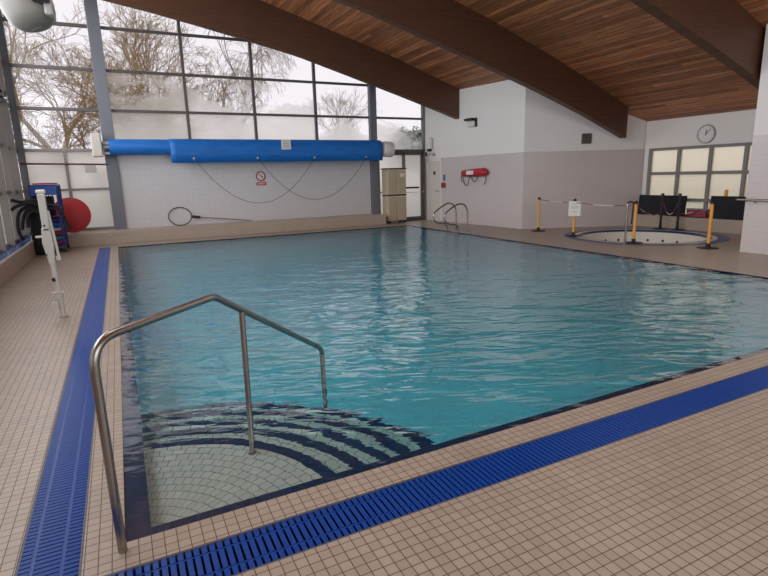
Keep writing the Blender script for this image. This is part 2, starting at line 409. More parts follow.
grating('drain_grating', 'blue slatted drain grating running away along the left side of the pool', GX0+.002, GY1+.003, GX1-.002, GYE-.004, 'Y', .0302,
        [(-.412, -.370), (-.356, -.254), (-.240, -.180)])
grating('drain_grating', 'blue slatted drain grating crossing the foreground along the near pool edge', GX1+.002, GY0+.002, GXE-.004, GY1-.002, 'X', .0332,
        [(-.440, -.382), (-.375, -.249), (-.242, -.193)])
MB().box((GX0+.004, GY0+.004, -.03), (GX1, GY1, -.006)).build('trim_2', M['grate'], kind='structure')

# ------------------------------------------------------------------ pool basin
LG = .08
LGX = .11
basin = struct_root('pool_basin')
mb = MB()
zn, zf = -.90, -1.45
x0, x1, y0, y1 = LGX, W-LG, LG, L-LG
mb.add([(x0, y0, zn), (x1, y0, zn), (x1, y1, zf), (x0, y1, zf), (x0, y0, -.16), (x1, y0, -.16), (x1, y1, -.16), (x0, y1, -.16)],
       [(0, 1, 2, 3), (0, 1, 5, 4), (1, 2, 6, 5), (2, 3, 7, 6), (3, 0, 4, 7)])
o = mb.build('basin_lining', M['pooltile'], basin, kind='structure')
mb = MB()
for a, b in (((0, 0), (W, LG)), ((0, L-LG), (W, L)), ((0, LG), (LGX, L-LG)), ((W-LG, LG), (W, L-LG))):
    mb.add([(a[0], a[1], -.02), (b[0], a[1], -.02), (b[0], b[1], -.02), (a[0], b[1], -.02)], [(0, 1, 2, 3)])
for p0, p1 in (((x0, y0), (x1, y0)), ((x1, y0), (x1, y1)), ((x1, y1), (x0, y1)), ((x0, y1), (x0, y0))):
    mb.add([(*p0, -.02), (*p1, -.02), (*p1, -.16), (*p0, -.16)], [(0, 1, 2, 3)])
mb.build('navy_border', M['navy'], basin, kind='structure')
steps = [(1.12, -.17), (1.365, -.29), (1.595, -.40), (1.82, -.51), (2.05, -.62)]
trd, nos = MB(), MB()
prev = 0
for i, (r, z) in enumerate(steps):
    nb = .085
    trd.lathe([(prev-.004 if prev else 0.001, z), (r-nb, z)], (0, 0, 0), n_=36, a0=0, a1=PI/2)
    nxt = steps[i+1][1] if i < 4 else -.95
    nos.lathe([(r-nb, z), (r, z), (r, z-.04)], (0, 0, 0), n_=36, a0=0, a1=PI/2)
    trd.lathe([(r, z-.04), (r, nxt)], (0, 0, 0), n_=36, a0=0, a1=PI/2)
    prev = r
trd.build('corner_steps', M['fan'], basin, kind='structure'); nos.build('step_nosing', M['navy'], basin, kind='structure')
wt = MB().box((-.015, -.015, -2.0), (W+.015, L+.015, -.007)).build('pool_water', M['water'])
tag(wt, 'rippled turquoise water filling the rectangular swimming pool', 'water', kind='stuff')

# navy nosing line on the deck edge, right and far sides
mb = MB().box((W, 0, -.01), (W+.045, L+.045, .0025)).box((0, L, -.01), (W, L+.03, .0025))
struct('trim_3', mb, M['navy'])

# ------------------------------------------------------------------ benches (tiled upstands)
mb = MB().box((-2.12, -6, 0), (-1.705, YG, .33)); struct('trim_4', mb, M['bench'])
struct('trim_5', MB().box((-2.10, -6, .33), (-1.74, YG, .358)), M['bluetile'])
struct('trim_6', MB().box((-1.74, -6, .33), (-1.70, 13.2, .362)), M['nosing'], bevel=.008)
struct('trim_7', MB().box((-1.705, 13.2, 0), (8.05, YG, .335)), M['bench'], bevel=.012)
struct('trim_8', MB().box((13.36, 3.4, 0), (13.62, 7.90, .33)), M['bench'], bevel=.01)

# ------------------------------------------------------------------ far wall: tiled centre panel, glazing, doors
struct('wall_far', MB().box((.20, 13.93, .3), (7.85, YG+.12, 2.55)), M['farwall'])
mb = MB()       # strip of wall between the window arch and the roof boards
xs = [-2.2, -1, 0, 1, 2, 3, 4, 5, 6, 7, 8, 9, 10.3]
for a, b in zip(xs, xs[1:]):
    mb.prism([(a, 13.96, za(a)-.02), (b, 13.96, za(b)-.02), (b, 13.96, zc(b)+.05), (a, 13.96, zc(a)+.05)], (0, .2, 0))
struct('wall_far_gable', mb, M['cream'])
win = struct_root('window_1', (-1.9, YG, .36))
TR = [1.45, 2.47, 3.50, 4.51, 5.56]
def vbar(x, z0, z1, wd, dp, m_, name, par, y=YG): return MB().box((x-wd/2, y-dp/2, z0), (x+wd/2, y+dp/2, z1)).build(name, m_, par, bevel=.006)
def hbar(x0_, x1_, z, ht, dp, m_, name, par, y=YG): return MB().box((x0_, y-dp/2, z-ht/2), (x1_, y+dp/2, z+ht/2)).build(name, m_, par, bevel=.006)
# steel columns
vbar(.105, .33, za(.1)+.03, .30, .16, M['frame'], 'column', win, 13.93)
vbar(8.0, 0, za(8)+.03, .24, .16, M['frame'], 'column', win, 13.93)
vbar(-1.93, .33, za(-1.9), .16, .14, M['frame'], 'corner_post', win)
MULL = [2.19, 4.11, 6.04]
for x in MULL: vbar(x, 2.5, za(x), .075, .12, M['frameb'], 'mullion', win)
vbar(-.97, .36, 2.47, .07, .12, M['frameg'], 'mullion', win)
vbar(9.99, 0, za(9.99), .10, .12, M['frameg'], 'side_post', win)
for z in TR[1:]:
    for (a, b) in ((-1.88, -.05), (.25, 7.9), (8.1, 9.95)):
        if a > 8 and z not in (3.50,): continue
        bb = b
        while za(bb) < z and bb > a: bb -= .05
        if bb-a > .1: hbar(a, bb, z, .065 if a > -1 else .075, .10, M['frameb'] if z > 2.5 else M['frameg'], 'transom', win)
hbar(-1.88, -.05, TR[0], .06, .10, M['frameg'], 'transom', win)
hbar(-1.88, -.05, .385, .07, .12, M['frameg'], 'sill', win)
hbar(8.1, 10.0, 2.42, .10, .12, M['frameb'], 'transom', win)
mb = MB()        # arched head
xs = [-1.9+.35*i for i in range(35)]; xs = [x for x in xs if x < 10.05]+[10.05]
for a, b in zip(xs, xs[1:]): mb.prism([(a, YG-.07, za(a)-.07), (b, YG-.07, za(b)-.07), (b, YG-.07, za(b)), (a, YG-.07, za(a))], (0, .14, 0))
mb.build('arched_head', M['cream'], win)
# panes, one each
def pane(x0_, x1_, z0, z1, m_, par, y=YG):
    t0 = min(z1, za(x0_)-.03); t1 = min(z1, za(x1_)-.03)
    if t0 <= z0: return
    pts = [(x0_, y, z0), (x1_, y, z0)] if t1 > z0 else None
    if pts is None:
        xx = x0_
        while za(xx) > z0 and xx < x1_: xx += .02
        pts = [(x0_, y, z0), (xx, y, z0)]
        poly = [*pts, (x0_, y, t0)]
    else: poly = [*pts, (x1_, y, t1), (x0_, y, t0)]
    MB().prism(poly, (0, .008, 0)).build('pane', m_, par)
zz = [2.47]+TR[2:]+[7.5]
for z0, z1 in zip(zz, zz[1:]):
    pane(-1.86, -.05, z0, z1, M['clear'], win)
    ed = [.25]+MULL+[7.88]
    for a, b in zip(ed, ed[1:]): pane(a, b, z0, z1, M['clear'], win)
    if z0 < 3.6: pane(8.12, 9.95, z0, z1, M['clear'], win) if z0 != 2.47 else pane(8.12, 9.95, 2.45, 3.5, M['clear'], win)
for a, b in ((-1.86, -.99), (-.95, -.04)):
    for z0, z1 in ((.40, 1.45), (1.45, 2.45)): pane(a, b, z0, z1, M['frost'], win)
# glazed door pair behind the cabinet
dr = struct_root('door_1', (9.1, YG, 0))
for x, wd in ((9.16, .10), (8.16, .10), (9.90, .11)): vbar(x, 0, 2.40, wd, .10, M['frameg'] if x != 9.9 else M['frameb'], 'stile', dr, 13.96)
hbar(8.15, 9.93, 2.33, .09, .10, M['frameb'], 'head', dr, 13.96); hbar(9.1, 9.93, .07, .14, .08, M['frameb'], 'bottom_rail', dr, 13.96); hbar(8.15, 9.1, .07, .12, .08, M['frameb'], 'bottom_rail', dr, 13.96)
MB().box((9.2, 13.97, .13), (9.86, 13.98, 2.3)).build('pane', M['frost'], dr); MB().box((8.2, 13.97, .13), (9.12, 13.98, 2.3)).build('pane', M['frost'], dr)
hbar(8.15, 9.12, 1.03, .04, .05, M['frameg'], 'transom', dr, 13.96)
o = hbar(9.18, 9.72, 1.16, .06, .06, M['black'], 'panic_bar', dr, 13.88); hbar(9.18, 9.9, 1.0, .02, .03, M['greyp'], 'push_rail', dr, 13.90)
MB().tube([(9.9, 13.9, .98), (9.9, 13.86, .98), (9.9, 13.86, 1.1)], .012, 8).build('handle', M['steel'], dr, True)

# ------------------------------------------------------------------ left glazed wall
wl = struct_root('window_2', (-2.05, 4, .36))
ys = [-5.9+1.0*i for i in range(20)]+[13.9]
ml = []
y = 13.0
while y > -6: ml.append(y); y -= 1.05
for y in ml: MB().box((-2.11, y-.04, .36), (-1.90, y+.04, zc(-2)-.05)).build('mullion', M['framel'], wl, bevel=.006)
for z in (.385, 1.45, 2.47, 3.52, 4.55, 5.56): MB().box((-2.08, -5.9, z-.035), (-1.98, YG, z+.035)).build('transom', M['frameg'], wl)
edg = [YG]+ml+[-6]
for b, a in zip(edg, edg[1:]):
    MB().box((-2.045, a+.03, .4), (-2.038, b-.03, 2.45)).build('pane', M['frost'], wl)
    MB().box((-2.045, a+.03, 2.5), (-2.038, b-.03, 7.2)).build('pane', M['sideglass'], wl)
# an opening light with its stay, high in the left glazing
MB().bar((-1.96, 12.9, 3.6), (-1.80, 12.2, 3.52), .05, .05).bar((-1.96, 12.0, 3.6), (-1.80, 12.2, 3.52), .05, .05).build('window_stay', M['greyp'], wl)
MB().box((-1.93, 12.1, 3.5), (-1.80, 12.4, 3.66)).build('window_opener', M['black'], wl, bevel=.02)

# ------------------------------------------------------------------ right side walls
def wallseg(name, A, B, m_, z0=0, ztop=None, th=.12, nseg=6):
    A, B = Vector((*A, 0)), Vector((*B, 0)); d = (B-A); nn = Vector((d.y, -d.x, 0)).normalized()*th; mb = MB()
    for i in range(nseg):
        p, q = A+d*(i/nseg), A+d*((i+1)/nseg)
        tp, tq = (zc(p.x)+.03, zc(q.x)+.03) if ztop is None else (ztop, ztop)
        mb.prism([(p.x, p.y, z0), (q.x, q.y, z0), (q.x, q.y, tq), (p.x, p.y, tp)], nn)
    return struct(name, mb, m_)
XA, XB = (10.03, 14.12), (10.378, 9.225)
C1 = (13.52, 7.84)
wallseg('wall_right_far', XB, XA, M['wall'], th=.12)
wallseg('wall_recess', C1, XB, M['wall'], th=.12)
# window wall of the recess
XW = 13.55
mb = MB(); mb.box((XW, 7.70, .3), (XW+.12, 8.0, 3.0)); mb.box((XW, 3.3, 2.14), (XW+.12, 7.70, 3.0)); struct('wall_right', mb, M['white'])
wr = struct_root('window_3', (XW, 5.5, .33))
for y in (7.66, 6.81, 5.965, 5.12, 4.27, 3.45): MB().box((XW-.01, y-.045, .33), (XW+.09, y+.045, 2.14)).build('mullion', M['frameg'], wr, bevel=.006)
for z in (.36, .765, 1.46, 2.11): MB().box((XW, 3.4, z-.04), (XW+.08, 7.70, z+.04)).build('transom', M['frameg'], wr, bevel=.006)
for b, a in zip((7.66, 6.81, 5.965, 5.12, 4.27), (6.81, 5.965, 5.12, 4.27, 3.45)):
    for z0, z1 in ((.4, .73), (.8, 1.42), (1.5, 2.07)):
        MB().box((XW+.035, a+.04, z0), (XW+.043, b-.04, z1)).build('pane', M['frostc'], wr)
# near right wall standing forward
mb = MB(); mb.box((10.646, -6, 0), (10.80, 3.4, zc(10.7)+.05)); struct('wall_right_near', mb, M['wall'])
mb = MB(); mb.prism([(10.80, 3.28, 0), (13.7, 3.28, 0), (13.7, 3.28, zc(13.7)), (12.2, 3.28, zc(12.2)), (10.80, 3.28, zc(10.8))], (0, .12, 0)); struct('wall_return', mb, M['wall'])
# rear wall behind the viewer, glazed across its middle
mb = MB(); mb.box((-2.1, -6.12, 0), (10.8, -6, .9)); mb.box((-2.1, -6.12, 4.2), (10.8, -6, 7.3)); mb.box((-2.1, -6.12, .9), (-.5, -6, 4.2)); mb.box((9.5, -6.12, .9), (10.8, -6, 4.2))
struct('wall_rear', mb, M['white'])
mb = MB()
# ceiling
mb = MB(); xs = [-2.3+.4*i for i in range(42)]
for a, b in zip(xs, xs[1:]):
    mb.prism([(a, -6.1, zc(a)), (b, -6.1, zc(b)), (b, -6.1, zc(b)+.12), (a, -6.1, zc(a)+.12)], (0, 20.4, 0))
ce = struct('ceiling', mb, M['boards'])
# curved laminated beams
for y, xe, lab in ((12.05, 10.17, 'curved brown timber beam nearest the far window, ending on the white wall'),
                   (7.75, 12.65, 'curved brown timber beam crossing the middle of the ceiling above the brown vent'),
                   (3.47, 12.65, 'curved dark timber beam at the upper right corner of the picture'),
                   ):
    mb = MB(); xs = [-2.05]+[-1.8+.3*i for i in range(60) if -1.8+.3*i < xe-.1]+[xe]; n_ = len(xs); t_ = .20
    lo0 = [(x, y, zb(x)) for x in xs]; hi0 = [(x, y, zc(x)+.005) for x in xs]; lo1 = [(x, y+t_, zb(x)) for x in xs]; hi1 = [(x, y+t_, zc(x)+.005) for x in xs]
    f = []
    for i in range(n_-1):
        f += [(i, i+1, n_+i+1, n_+i), (2*n_+i, 3*n_+i, 3*n_+i+1, 2*n_+i+1), (i, 2*n_+i, 2*n_+i+1, i+1), (n_+i, n_+i+1, 3*n_+i+1, 3*n_+i)]
    f += [(0, n_, 3*n_, 2*n_), (n_-1, 3*n_-1, 4*n_-1, 2*n_-1)]
    mb.add(lo0+hi0+lo1+hi1, f); o = mb.build('roof_beam', M['beam']); tag(o, lab, 'beam', 'curved roof beams')

# ------------------------------------------------------------------ foreground handrail
d45 = Vector((.7108, .7034, 0)); A0 = Vector((-.011, -.057, 0))
def hp(s, z): return A0+d45*s+Vector((0, 0, z))
t = thing('handrail', 'bent stainless steel handrail leading down the corner steps into the pool', 'handrail', tuple(A0))
path = fillet([hp(0, 0), hp(-.004, .975), hp(.80, .978), hp(2.085, .255), hp(2.10, -.63)], [.13, .16, .10], 10)
MB().tube(path, .0195, 16).build('rail_tube', M['steel'], t, True)
MB().tube([hp(1.045, .83), hp(1.03, -.17)], .0175, 14).build('post', M['steel'], t, True)
for s_, z_ in ((1.03, -.17), (2.10, -.62)):
    MB().lathe([(0.001, .008), (.024, .008), (.026, 0), (.0, 0)], tuple(hp(s_, z_)), n_=20).build('base_flange', M['steel'], t, True)

# far ladder grab rails
def grab(label, pts, y):
    t = thing('grab_rail', label, 'grab rail', (pts[0][0], y, 0), 'grab rails at the far right pool edge')
    pth = spline([(x, y, z) for x, z in pts], 6)
    MB().tube(pth, .021, 12).build('rail_tube', M['steel'], t, True)
    MB().lathe([(.001, .012), (.04, .012), (.045, 0)], (pts[0][0], y, 0), n_=16).build('base_flange', M['steel'], t, True)
grab('curved steel ladder grab rail at far right pool edge, nearer of the two', [(8.764, 0), (8.764, .3), (8.76, .56), (8.70, .70), (8.607, .775), (8.474, .785), (8.33, .735), (8.179, .655), (8.05, .565), (8.00, .45), (8.04, .32), (8.18, .244), (8.33, .235), (8.41, .20), (8.47, .10), (8.485, -.01)], 9.6)
grab('curved steel ladder grab rail at far right pool edge, farther from the camera', [(8.80, 0), (8.80, .3), (8.78, .58), (8.73, .69), (8.649, .762), (8.513, .785), (8.38, .735), (8.243, .664), (8.09, .565), (8.03, .45), (8.05, .33), (8.174, .245), (8.34, .235), (8.41, .21), (8.49, .109), (8.50, -.01)], 10.2)

# ------------------------------------------------------------------ pool cover roller on the far wall
t = thing('pool_cover_roller', 'long blue pool cover rolled up along the far tiled wall', 'pool cover', (4.0, 13.45, 2.5))
ry, rz = 13.50, 2.52
mb = MB(); mb.lathe([(.001, 0), (.20, 0), (.205, .02), (.205, 7.9), (.20, 7.92), (.001, 7.92)], (.09, ry, rz), (1, 0, 0), 32); mb.build('cover_roll', M['cover'], t, True)
mb = MB(); ths = [(13.50, 2.735), (13.40, 2.715), (13.315, 2.64), (13.285, 2.52), (13.288, 2.35), (13.292, 2.09)]
sg_ = [1.57+(8.02-1.57)*i/40 for i in range(41)]
v = [(x, y, z+(.004*math.sin(x*2.3)+.003*math.sin(x*5.1))*(k == 5)) for k, (y, z) in enumerate(ths) for x in sg_]; k1 = len(sg_)
fcs = [(r*k1+i, r*k1+i+1, (r+1)*k1+i+1, (r+1)*k1+i) for r in range(5) for i in range(k1-1)]
o = mb.add(v, fcs).build('hanging_flap', M['cover'], t, True); sm = o.modifiers.new('t', 'SOLIDIFY'); sm.thickness = .012; sm.offset = 0
MB().tube([(-.3, ry, rz), (.1, ry, rz)], .05, 14).build('axle', M['greyp'], t, True)
MB().box((-.31, ry-.17, 2.27), (-.07, ry+.17, 2.86)).build('end_box', M['cream'], t, bevel=.03)
MB().box((-.07, ry-.06, 2.58), (.10, 13.9, 2.66)).box((-.07, ry-.06, 2.33), (.10, 13.9, 2.39)).build('bracket', M['greyp'], t, bevel=.01)
MB().lathe([(.001, 0), (.10, 0), (.12, .03), (.12, .06), (.235, .10), (.25, .13), (.25, .42), (.225, .46), (.001, .46)], (8.02, ry, 2.45), (1, 0, 0), 28).build('end_hub', M['whitep'], t, True)
MB().box((7.9, ry+.05, 2.36), (8.1, 13.9, 2.56)).build('bracket', M['greyp'], t, bevel=.01)
for x in (2.16, 3.93, 5.68, 7.42):
    MB().lathe([(.001, .012), (.022, .012), (.034, .004), (.036, -.004)], (x, 13.276, 2.20), (0, -1, 0), 16).build('eyelet', M['greyp'], t, True)
def cord(label, x0_, x1_, zl):
    z0 = 2.19; pts = []
    for i in range(25):
        u = i/24; x = x0_+(x1_-x0_)*u; pts.append((x, 13.26+.03*math.sin(PI*u), zl+(z0-zl)*(2*u-1)**2))
    tag(MB().tube(pts, .007, 6).build('tie_cord', M['rope'], None, True), label, 'cord', 'cords hanging under the pool cover')
cord('thin dark cord looping below the blue pool cover, left of the two', 2.16, 5.68, .90)
cord('thin dark cord looping below the blue pool cover, right of the two', 3.93, 7.42, .93)
t = thing('paper_notice', 'white paper notice stuck on the blue pool cover roll', 'notice', (4.8, 13.275, 2.5))
MB().box((4.66, 13.270, 2.44), (4.95, 13.278, 2.73)).build('sheet', M['paper'], t)
mb = MB()
for k in range(4): mb.box((4.70, 13.266, 2.66-.055*k), (4.90, 13.2702, 2.68-.055*k))
mb.build('printed_lines', M['greyp'], t)

# no diving sign
t = thing('prohibition_sign', 'round red and white no diving sign with red bar on far tiled wall', 'sign', (4.13, 13.92, 1.65))
cx, cz = 4.13, 1.68
MB().lathe([(.001, 0), (.15, 0)], (cx, 13.918, cz), (0, -1, 0), 28).build('plate', M['paper'], t)
MB().lathe([(.115, 0), (.150, 0), (.150, .008), (.115, .008), (.115, 0)], (cx, 13.916, cz), (0, -1, 0), 28).build('red_ring', M['redsign'], t)
MB().bar((cx-.09, 13.910, cz+.09), (cx+.09, 13.910, cz-.09), .006, .030, (0, 1, 0)).build('red_slash', M['redsign'], t)
MB().lathe([(.001, 0), (.022, 0), (.022, .004), (.001, .004)], (cx+.045, 13.914, cz-.02), (0, -1, 0), 14).bar((cx-.07, 13.912, cz+.03), (cx+.03, 13.912, cz), .004, .035, (0, 1, 0)).bar((cx-.02, 13.912, cz+.03), (cx+.06, 13.912, cz+.05), .004, .02, (0, 1, 0)).build('diver_figure', M['ink'], t)
MB().box((cx-.15, 13.908, 1.41), (cx+.15, 13.917, 1.50)).build('red_bar', M['redsign'], t)
mb = MB()
for k in range(6): mb.box((cx-.11+.038*k, 13.904, 1.435), (cx-.11+.038*k+.022, 13.9082, 1.475))
mb.build('lettering', M['paper'], t)

# skimmer net leaning on the bench
t = thing('pool_net', 'black hooped pool net with long pole lying along the far bench', 'pool net', (1.7, 13.85, .34))
hc = Vector((1.69, 13.86, .60)); ring = [hc+Vector((.315*math.cos(a), .05*math.sin(a), .255*math.sin(a))) for a in [2*PI*i/32 for i in range(33)]]
MB().tube(ring, .013, 8, False).build('hoop', M['black'], t, True)
MB().bar((2.0, 13.86, .575), (2.24, 13.86, .545), .05, .075).build('clamp', M['black'], t, bevel=.01)
MB().tube([(2.2, 13.86, .55), (3.72, 13.84, .36)], .014, 8).build('pole', M['frameg'], t, True)

# ------------------------------------------------------------------ cabinet
t = thing('storage_cabinet', 'tall tan plastic two door cabinet standing before the glazed doors', 'cabinet', (8.5, 13.7, 0))
x0, x1, y0, y1 = 8.24, 8.96, 13.42, 13.84
MB().box((x0, y0+.03, .08), (x1, y1, 1.80)).build('body', M['tan'], t, bevel=.015)
MB().box((x0-.02, y0, 1.80), (x1+.02, y1+.01, 1.84)).build('top', M['black'], t, bevel=.01)
MB().box((x0-.01, y0+.005, .925), (x1+.01, y1, .96)).build('middle_band', M['black'], t, bevel=.006)
for a, b in ((x0+.01, (x0+x1)/2-.006), ((x0+x1)/2+.006, x1-.01)):
    for z0, z1 in ((.11, .915), (.97, 1.79)):
        d_ = MB().box((a, y0, z0), (b, y0+.03, z1)).build('door', M['tan'], t, bevel=.008)
        mb = MB(); k = a+.05
        while k < b-.04: mb.box((k, y0-.006, z0+.05), (k+.022, y0+.001, z1-.05)); k += .06
        mb.build('ribs', M['tand'], d_)
        hx_ = b-.03 if a < 8.5 else a+.015
        MB().box((hx_, y0-.012, (z0+z1)/2-.05), (hx_+.014, y0, (z0+z1)/2+.05)).build('handle', M['tand'], d_)
for a in (x0+.03, x1-.12):
    for b in (y0+.03, y1-.12): MB().box((a, b, 0), (a+.09, b+.09, .08)).build('foot', M['black'], t, bevel=.01)
MB().box((8.72, y0-.0095, 1.55), (8.88, y0-.007, 1.66)).build('paper_label', M['paper'], t)

# ------------------------------------------------------------------ things on the right hand white wall
DX = Vector((XB[0]-XA[0], XB[1]-XA[1], 0)); LA = DX.length; DX.normalize(); NX = Vector((-DX.y, DX.x, 0)); NX = NX if NX.x < 0 else -NX
def wa(s_, z, off=0): return Vector((XA[0], XA[1], 0))+DX*s_+NX*off+Vector((0, 0, z))
def wbox(mb, s0, s1, z0, z1, o0, o1):
    mb.prism([wa(s0, z0, o0), wa(s1, z0, o0), wa(s1, z1, o0), wa(s0, z1, o0)], NX*(o1-o0)); return mb
d2 = struct_root('door_2', tuple(wa(.72, 0)))
wbox(MB(), .40, 1.10, 0, 2.05, .002, .02).build('door_leaf', M['door'], d2)
mb = MB(); wbox(mb, .31, .40, 0, 2.12, .0, .045); wbox(mb, 1.10, 1.16, 0, 2.12, 0, .035); wbox(mb, .31, 1.16, 2.05, 2.12, 0, .045); mb.build('door_frame', M['white'], d2)
MB().tube([wa(1.0, 1.03, .02), wa(1.0, 1.03, .06), wa(.86, 1.03, .06)], .011, 8).build('handle', M['steel'], d2, True)
o = wbox(MB(), .68, .80, 1.58, 1.70, .02, .026).build('door_sign', M['ink'], d2)
tag(wbox(MB(), 1.23, 1.33, 1.38, 1.58, .001, .012).build('safety_notice', M['bluesign']), 'small blue safety notice beside the cream inner door', 'notice')
t = thing('fire_call_point', 'small red fire alarm call point on wall right of cream door', 'alarm', tuple(wa(1.24, 1.23)))
wbox(MB(), 1.13, 1.36, 1.14, 1.31, .001, .04).build('housing', M['red'], t, bevel=.01); wbox(MB(), 1.21, 1.30, 1.18, 1.27, .04, .046).build('button', M['ink'], t)
t = thing('wall_speaker', 'white box speaker mounted high in the far right corner', 'speaker', tuple(wa(.36, 2.6)))
wbox(MB(), .36, .66, 2.46, 2.84, .03, .14).build('box', M['whitep'], t, bevel=.02); wbox(MB(), .42, .56, 2.38, 2.46, .0, .10).build('bracket', M['black'], t)
t = thing('security_camera', 'small wall camera on bracket below the white corner speaker', 'camera', tuple(wa(.75, 2.28)))
MB().tube([wa(.72, 2.28, 0), wa(.60, 2.28, .14)], .018, 8).build('arm', M['black'], t, True)
MB().tube([wa(.72, 2.27, .05), wa(.78, 2.27, .16)], [.055, .045], 12).build('camera_body', M['greyp'], t, True)
MB().tube([wa(.40, 2.22, .12), wa(.40, 2.36, .12)], .03, 8).build('junction', M['black'], t, True)
t = thing('floodlight', 'small floodlight with dark top fixed on the white wall beside beam end', 'light', tuple(wa(2.55, 3.15)))
wbox(MB(), 2.62, 2.92, 3.0, 3.16, .05, .16).build('lamp_body', M['whitep'], t, bevel=.03); wbox(MB(), 2.50, 2.86, 3.19, 3.26, .04, .18).build('hood', M['black'], t, bevel=.02)
wbox(MB(), 2.86, 2.94, 3.0, 3.26, 0, .06).build('bracket', M['black'], t)
def wr_(s_, z, off=0): return wa(s_+.17, z-.0, off)
# rescue buoy
t = thing('rescue_tube', 'red foam rescue tube with dark straps hung on the white wall', 'rescue tube', tuple(wr_(2.8, 1.58)))
MB().tube([wr_(2.16, 1.60, .08), wr_(2.24, 1.60, .10), wr_(2.8, 1.62, .12), wr_(3.25, 1.63, .11), wr_(3.36, 1.61, .08)], [.05, .10, .12, .12, .05], 14).build('foam_body', M['red'], t, True)
wbox(MB(), 2.72, 3.05, 1.56, 1.68, .235, .242).build('label_patch', M['paper'], t)
for s0, s1, zl in ((2.20, 2.55, 1.22), (2.62, 2.95, 1.34)):
    MB().tube([wr_(s0+(s1-s0)*i/10, zl+(1.52-zl)*abs(i/5-1)**2.2, .10) for i in range(11)], .012, 6).build('strap', M['black'], t, True)
MB().tube([wr_(3.28, 1.55, .1), wr_(3.30, 1.42, .09), wr_(3.22, 1.25, .09)], .012, 6).build('strap', M['black'], t, True)
MB().tube([wr_(2.15, 1.62, .1), wr_(2.13, 1.45, .09), wr_(2.16, 1.32, .09)], .012, 6).build('strap', M['black'], t, True)
# vent on recess wall
B0 = Vector((XB[0], XB[1], 0)); BD = (Vector((C1[0], C1[1], 0))-B0).normalized(); BN = Vector((BD.y, -BD.x, 0)); BN = BN if BN.y < 0 else -BN
def wb(s_, z, off=0): return B0+BD*s_+BN*off+Vector((0, 0, z))
t = thing('air_vent', 'small square brown air vent high on the white recess wall', 'vent', tuple(wb(1.76, 2.45)))
MB().prism([wb(1.62, 2.32), wb(1.90, 2.32), wb(1.90, 2.60), wb(1.62, 2.60)], BN*.02).build('plate', M['vent'], t)
mb = MB()
for k in range(6): mb.prism([wb(1.64, 2.345+.043*k, .02), wb(1.88, 2.345+.043*k, .02), wb(1.88, 2.36+.043*k, .035), wb(1.64, 2.36+.043*k, .035)], BN*.004)
mb.build('louvres', M['frameb'], t)
# clock
t = thing('wall_clock', 'round white wall clock above the right hand windows', 'clock', (XW, 6.11, 2.41))
MB().lathe([(.001, .03), (.20, .03), (.205, .05), (.225, .055), (.235, .0)], (XW, 6.11, 2.41), (-1, 0, 0), 32).build('case', M['greyp'], t, True)
MB().lathe([(.001, .036), (.198, .036)], (XW, 6.11, 2.41), (-1, 0, 0), 32).build('dial', M['paper'], t)
def hand(ang, ln, wd):   # angle clockwise from 12, seen from the hall (towards +X: right is -Y)
    c_ = Vector((XW-.042, 6.11, 2.41)); d_ = Vector((0, -math.sin(ang), math.cos(ang)))
    MB().bar(c_-d_*.03, c_+d_*ln, .005, wd, d_.cross(Vector((1, 0, 0)))).build('hand', M['ink'], t)
hand(math.radians(42), .165, .012); hand(math.radians(3), .11, .016)
mb = MB()
for k in range(12):
    a = k*PI/6; mb.bar(Vector((XW-.038, 6.11-.165*math.sin(a), 2.41+.165*math.cos(a))), Vector((XW-.038, 6.11-.185*math.sin(a), 2.41+.185*math.cos(a))), .004, .009, (1, 0, 0))
mb.build('hour_marks', M['ink'], t)
# handrail on near right wall
t = thing('wall_handrail', 'horizontal steel handrail on the tiled wall at the right edge', 'handrail', (10.56, 2.5, .985))
MB().tube(fillet([(10.64, 3.52, .985), (10.56, 3.52, .985), (10.56, -1.5, .985)], .04), .020, 12).build('rail_tube', M['steel'], t, True)
for y in (3.2, 1.8, .4): MB().tube([(10.56, y, .975), (10.60, y, .93), (10.646, y, .93)], .010, 8).build('bracket', M['steel'], t, True)

# ------------------------------------------------------------------ spa
sp = struct_root('trim_9', (*SPC, 0))
sc_ = (*SPC, 0)
MB().lathe([(1.56, .004), (1.80, .004), (1.81, 0)], sc_, n_=72).build('blue_gutter_ring', M['navyring'], sp, kind='structure')
MB().lathe([(1.46, .004), (1.56, .004)], sc_, n_=72).build('pale_ring', M['nosing'], sp, kind='structure')
MB().lathe([(1.46, .004), (1.40, .004), (1.40, -.05)], sc_, n_=72).build('navy_lip', M['navy'], sp, kind='structure')
MB().lathe([(1.40, -.05), (1.38, -.45), (1.0, -.46), (.98, -.8), (.001, -.8)], sc_, n_=72).build('spa_shell', M['spaw'], sp, kind='structure')
mb = MB()
for k in range(24):
    a = k*2*PI/24+.02; c_ = Vector((SPC[0]+1.392*math.cos(a), SPC[1]+1.392*math.sin(a), -.27)); ax = Vector((-math.cos(a), -math.sin(a), 0))
    mb.lathe([(.001, .012), (.028, .012), (.036, 0)], c_, ax, 12)
mb.build('jet', M['black'], sp, kind='structure')
t = thing('spa_rail', 'small curved steel rail at the edge of the round spa', 'handrail', (10.03, 5.47, 0))
MB().tube(fillet([(10.03, 5.47, 0), (10.03, 5.47, .90), (10.23, 5.47, .90), (10.36, 5.6, .40)], .09), .022, 12).build('rail_tube', M['steel'], t, True)

